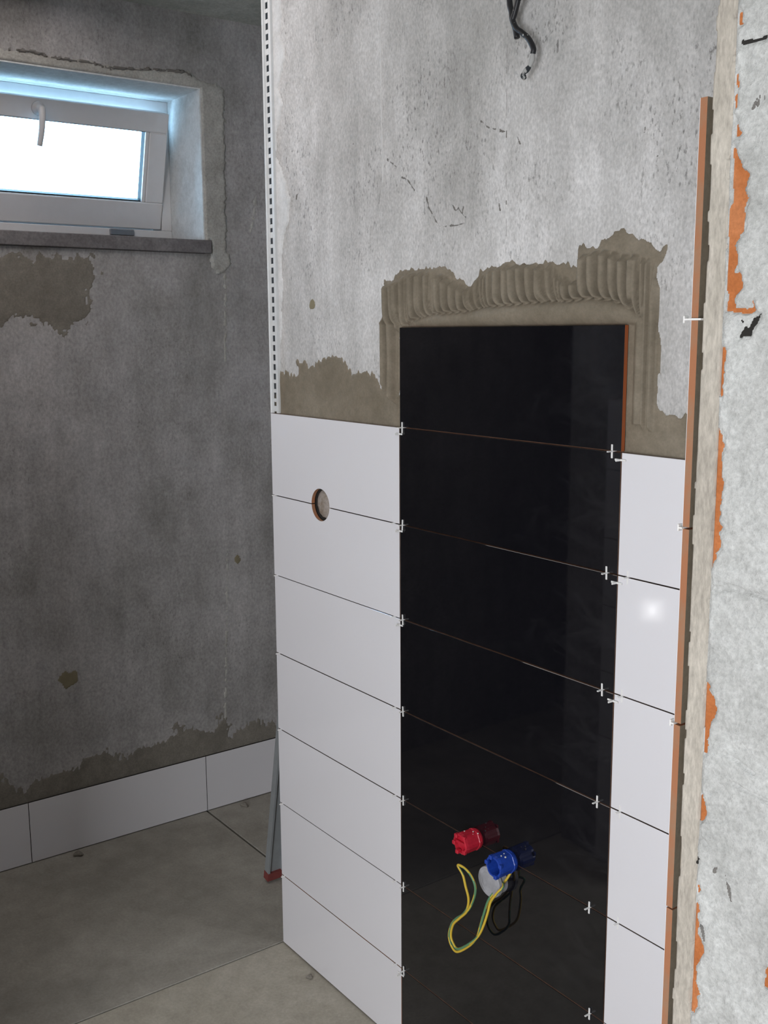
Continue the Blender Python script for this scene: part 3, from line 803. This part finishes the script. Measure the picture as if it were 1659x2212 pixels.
# ---- the hopper window
w1 = struct(link('window_1', None))
rv = MB()
rv.box(-1.16, XW - 0.0005, OY1 - 0.004, OY1 + 0.0, OZ0, OZ1)
rv.box(-1.16, XW - 0.0005, OY0, OY1 - 0.004, OZ1 - 0.004, OZ1)
rv.box(-1.16, XW - 0.0005, OY0, OY0 + 0.004, OZ0, OZ1)
rv.build('reveal', M['reveal'], w1)
MB().box(-1.20, XW + 0.013, OY0 - 0.02, OY1 + 0.017, 1.830, OZ0, 0, 0.002).build('window_sill', M['sill'], w1)
fx0, fx1 = -1.135, -1.060
y0, y1 = OY0 + 0.004, OY1 - 0.004
fr = MB()
fr.box(fx0, fx1, y0, y1, OZ1 - 0.046, OZ1 - 0.004, 0, 0.002)
fr.box(fx0, fx1, y0, y1, OZ0, OZ0 + 0.044, 0, 0.002)
fr.box(fx0 - 0.012, -1.1365, y0, y1, OZ0 + 0.010, OZ0 + 0.090, 0, 0.002)
fr.box(fx0, fx1, y1 - 0.034, y1, OZ0 + 0.044, OZ1 - 0.044, 0, 0.002)
fr.box(fx0, fx1, y0, y0 + 0.034, OZ0 + 0.044, OZ1 - 0.044, 0, 0.002)
fr.build('window_frame', M['pvc'], w1)
TILT = math.radians(15.5)
sash = MB()
SY0, SY1, SH = -0.600, 0.2235, 0.357
sw, tr_, br_ = 0.060, 0.060, 0.083
sash.box(-0.068, 0, SY0, SY1, SH - tr_, SH, 0, 0.003)
sash.box(-0.068, 0, SY0, SY1, 0, br_, 0, 0.003)
sash.box(-0.068, 0, SY1 - sw, SY1, br_, SH - tr_, 0, 0.003)
sash.box(-0.068, 0, SY0, SY0 + sw, br_, SH - tr_, 0, 0.003)
so = sash.build('sash', M['pvc'], w1)
so.location = (-1.066, 0, 1.9175)
so.rotation_euler = (0, TILT, 0)
gk = MB()
gy0, gy1, gz0, gz1 = SY0 + sw, SY1 - sw, br_, SH - tr_
gk.box(-0.050, -0.012, gy1 - 0.006, gy1, gz0, gz1).box(-0.050, -0.012, gy0, gy0 + 0.004, gz0, gz1)
gk.box(-0.050, -0.012, gy0, gy1, gz0, gz0 + 0.004).box(-0.050, -0.012, gy0, gy1, gz1 - 0.002, gz1)
gk.build('gasket', M['gasket'], so)
bdg = MB()
bdg.box(-0.0125, -0.002, gy1 - 0.012, gy1 - 0.0005, gz0, gz1, 0, 0.002)
bdg.box(-0.0125, -0.002, gy0 + 0.0005, gy0 + 0.012, gz0, gz1, 0, 0.002)
bdg.build('glazing_bead', M['pvc'], so)
MB().box(-0.058, -0.052, gy0, gy1, gz0, gz1).build('pane', M['glass'], so)
hd = MB()
HY = -0.188
hd.lathe([(0, 0.020), (0.008, 0.019), (0.010, 0.012), (0.028, 0.010), (0.034, 0.011)], (0.0, HY, SH - 0.028), (1, 0, 0), 20, 0, mod=lambda i, s: 1.0)
tube(hd, [(0.030, HY, SH - 0.022), (0.038, HY, SH - 0.045), (0.042, HY - 0.002, SH - 0.085), (0.040, HY - 0.006, SH - 0.128)], lambda s: 0.0105 - 0.0025 * s, 12)
hd.build('handle', M['pvc'], so, True)
MB().box(-1.062, -1.050, 0.045, 0.125, 1.893, 1.912, 0, 0.002).build('hinge', M['steel'], w1)

# ============================================================ THINGS
# ---- tile spacers: little four-armed crosses
def spacer_mesh():
    m = MB()
    a, w, t = 0.0112, 0.0010, 0.0016
    m.box(-t, t, -w, w, -a, a, 0, 0.0004)
    m.box(-t, t, -a, -w, -w, w, 0, 0.0004)
    m.box(-t, t, w, a * 0.95, -w, w, 0, 0.0004)
    return mesh('tile_spacer', m.v, m.f, M['spacer'])


sm = spacer_mesh()
ORD = ['top', 'second', 'third', 'fourth', 'fifth', 'sixth', 'seventh', 'eighth']


def spacer(x, y, z, label, flat=False, tilt=0.0):
    o = link('tile_spacer', sm, None, (x, y, z))
    o.rotation_euler = (tilt, math.pi / 2 if flat else 0, 0)
    return tag(o, label, 'tile spacer', 'white plastic tile spacers')


YP = -0.0018
for j in range(1, 8):
    n = ORD[j - 1]
    spacer(XB1 + 0.011, YP, jz(j), f'white cross spacer at the left end of the {n} joint between black tiles', tilt=rnd.uniform(-.05, .05))
for j in range(1, 7):
    n = ORD[j - 1]
    x = {1: 1.0815, 2: 1.0775, 3: 1.0755, 4: 1.072, 5: 1.061, 6: 1.0685}[j]
    spacer(x, YP, jz(j), f'white cross spacer at the right end of the {n} joint between black tiles', tilt=rnd.uniform(-.05, .05))
for j in (1, 2, 3, 7):
    spacer(XB1, YP, jz(j) - 0.0135, f'white spacer flat in the upright joint left of the black tiles, under the {ORD[j - 1]} cross', True)
for j in (1, 2, 3):
    spacer(XB2, YP, jz(j) - 0.0125, f'white spacer flat in the upright joint right of the black tiles, under the {ORD[j - 1]} cross', True)
for j in range(2, 8):
    n = ORD[j - 2]
    spacer(0.012, 0.0025, jz(j), f'white spacer by the outer corner in the {n} joint of the left white tiles')
    spacer(XB1 - 0.020, 0.0020, jz(j), f'white spacer beside the black tiles in the {n} joint of the left white tiles')
for j in (2, 3, 4, 5):
    n = ORD[j - 2]
    spacer(XB2 + {2: .021, 3: .017, 4: .021, 5: .025}[j], 0.0005, jz(j), f'white spacer in the {n} joint of the right white column, close to the black tiles')
for j, n, dx in ((0, 'between the two topmost clay edges', -0.004), (1, 'between clay tile edges halfway up', -0.0008), (2, 'between clay tile edges low down', -0.0005)):
    m = MB()
    m.box(1.5755 + dx, 1.5905 if j == 0 else 1.579, YS - 0.003, YS + 0.012, jz(j) - 0.0009, jz(j) + 0.0009, 0, 0.0003)
    m.box(1.574 + dx, 1.5758 + dx, YS - 0.003, YS + 0.004, jz(j) - 0.0035, jz(j) + 0.0035, 0, 0.0005)
    tag(m.build('tile_spacer', M['spacer']), f'white spacer at the end of the right wall, {n}', 'tile spacer', 'white plastic tile spacers')


# ---- red and blue pipe plugs, waste outlet, earth wire
def plug(name, c, L, r, mat, label, teeth, hollow):
    root = thing(name, label, 'pipe plug', (c[0], 0, c[1]))
    ax = (-0.03, -1, -0.02)
    b = MB()
    n = 36
    lug = lambda i, s: 1.0 + (0.06 if (i // 3) % 2 == 0 and s > 0.006 else 0.0)
    prof = [(0.0, r * 0.92), (0.004, r), (0.010, r), (0.011, r * 0.95), (L - 0.006, r * 0.98), (L, r * 0.94)]
    e = b.lathe(prof, (0, 0, 0), ax, n, 0, mod=lug)
    b.f.pop(); b.m.pop()
    if hollow:
        k = len(b.v) - n
        b2 = MB().lathe([(L, r * 0.94), (L, r * 0.78), (0.010, r * 0.74)], (0, 0, 0), ax, n, 0, mod=lambda i, s: lug(i, s) if s == L else 1.0)
        b2.f.pop(-2)
        b.add(b2.v, b2.f, 0)
    else:
        b2 = MB().lathe([(L, r * 0.94), (L + 0.001, r * 0.80), (L - 0.006, r * 0.72)], (0, 0, 0), ax, n, 0, mod=lambda i, s: lug(i, s))
        b2.f.pop(-2)
        b.add(b2.v, b2.f, 0)
    b.build('plug_body', mat, root)
    t_ = MB()
    for a, ln in teeth:
        x, z = r * 0.86 * math.cos(a), r * 0.86 * math.sin(a)
        t_.box(x - .004, x + .004, -L - ln, -L + 0.004, z - .004, z + .004, 0, 0.0012)
    if teeth:
        t_.build('grip_lug', mat, root)
    if not hollow:
        g_ = MB()
        g_.box(-r * 0.75, r * 0.75, -L + 0.001, -L + 0.007, -0.003, 0.003, 0, 0.001)
        g_.build('grip_bar', mat, root)
    return root


def spats(root, pts):
    for x, y, z, s in pts:
        b = MB().lathe([(-s, s * 0.3), (-s * .5, s), (s * .4, s * .8), (s, s * .2)], (x, y, z), (0.3, -1, 0.5), 7)
        b.build('plaster_spat', M['white_spat'], root)['label'] = 'white plaster spot'


pr = plug('pipe_plug', (0.764, 0.6045), 0.043, 0.0205, M['red'], 'red plastic screw plug in the lower part of the black tiles', [(2.2, .005), (3.3, .004), (4.4, .006), (5.4, .003), (1.0, .002)], False)
spats(pr, [(0.013, -0.010, 0.017, 0.0016), (0.006, -0.016, 0.020, 0.0013), (-0.006, -0.028, 0.0195, 0.0016), (0.010, -0.02, 0.017, 0.001)])
pb = plug('pipe_plug', (0.861, 0.5985), 0.044, 0.0215, M['blue'], 'blue plastic plug, open at the front, right of the red plug', [(1.9, .005), (3.0, .004), (5.2, .006), (0.4, .002)], True)
spats(pb, [(0.012, -0.026, 0.019, 0.0018), (0.006, -0.031, 0.0205, 0.0014), (0.004, -0.022, 0.0215, 0.0012), (0.010, -0.038, -0.015, 0.0022)])
wo = thing('waste_outlet', 'round grey capped drain outlet below the blue plug', 'drain', (0.826, 0, 0.5465))
MB().lathe([(0.0, 0.0275), (0.016, 0.0275), (0.0165, 0.0305), (0.0235, 0.0305), (0.025, 0.0292)], (0, 0, 0), (0, -1, -0.04), 40).build('outlet_socket', M['grey_pipe'], wo, False)
cp = MB()
cp.lathe([(0.0245, 0.0270), (0.0262, 0.0262), (0.0262, 0.0205), (0.0252, 0.0195)], (0, 0, 0), (0, -1, -0.04), 40)
cp.build('outlet_cap', M['grey_pipe'], wo)
ew = MB()


def stripe(i, s):
    return 1 if ((s + i * 0.16) % 10) < 3.6 else 0


tube(ew, list(D['wire']) + list(D['wire2'][1:]), 0.0025, 10, stripe, 7)
tag(ew.build('earth_wire', [M['yellow'], M['green']], None, True), 'yellow and green earth wire hanging in a loop before the black tiles', 'wire')
# ---- black cable hanging from the ceiling
ec = thing('electric_cable', 'black twisted cable hanging down the bare concrete, end spattered grey', 'cable', (0.846, -0.012, 2.02))
off = Vector((0.846, -0.012, 2.02))
rel = lambda L: [tuple(Vector(a) - off) for a in L]
e1 = MB()
tube(e1, rel([(0.85, -0.008, ZC), (0.842, -0.008, 2.35)] + list(D['cable1'])), 0.0050, 10)
e1.build('cable_strand', M['cable'], ec, True)
e2 = MB()
tube(e2, rel([(0.856, -0.014, ZC), (0.866, -0.014, 2.35)] + list(D['cable2'])), 0.0047, 10)
e2.build('cable_strand', M['cable'], ec, True)
e3 = MB()
tube(e3, rel(D['cable3']), lambda s: 0.0034 + 0.0012 * math.sin(s * 9) ** 2, 10)
e3.build('cable_tip', M['cable_end'], ec, True)['label'] = 'grey plaster-spattered cable end'

# ---- bar leaning behind the corner
p0, p1 = Vector((-0.300, 0.12, 0.004)), Vector((-0.018, 0.12, 1.50))
ab = thing('screed_bar', 'grey aluminium bar leaning behind the tiled corner', 'bar', tuple(p0))
dz = (p1 - p0).normalized()
dx = Vector((dz.z, 0, -dz.x))
L = (p1 - p0).length


def bar(z0, z1, x0, x1, y0, y1):
    return [tuple(dz * zz + dx * xx + Vector((0, yy, 0))) for zz in (z0, z1) for yy in (y0, y1) for xx in (x0, x1)]


BF = [(0, 2, 3, 1), (4, 5, 7, 6), (0, 1, 5, 4), (2, 6, 7, 3), (0, 4, 6, 2), (1, 3, 7, 5)]
b = MB()
b.add(bar(0.03, L, -0.011, 0.011, 0, 0.006), BF).add(bar(0.03, L, -0.011, 0.011, 0.044, 0.05), BF).add(bar(0.03, L, -0.004, 0.004, 0.006, 0.044), BF)
b.build('bar_profile', M['alu'], ab)
MB().add(bar(0.005, 0.03, -0.012, 0.012, -0.001, 0.051), BF).build('end_cap', M['red_cap'], ab)['label'] = 'dull red plastic end cap'

# ---- crumbs of adhesive on the floor
def crumb(x, y, s, seed, label):
    r_ = random.Random(seed)
    b = MB()
    b.lathe([(0, s * .9), (s * .35, s * 1.1), (s * .8, s * .7), (s * 1.05, s * .25)], (0, 0, 0), (r_.uniform(-.2, .2), r_.uniform(-.2, .2), 1), 9, mod=lambda i, q: 1 + 0.35 * math.sin(i * 2.3 + seed))
    tag(b.build('mortar_crumb', M['mortar_dark'], None, False, (x, y, 0.0005)), label, 'mortar crumb')


crumb(-0.788, -0.263, 0.013, 1, 'small lump of adhesive at the foot of the long skirting tile')
crumb(-0.785, 0.315, 0.012, 2, 'small lump of adhesive at the foot of the skirting tile nearest the corner')
crumb(0.172, -0.026, 0.008, 3, 'dark crumb on the screed under the left white tiles')
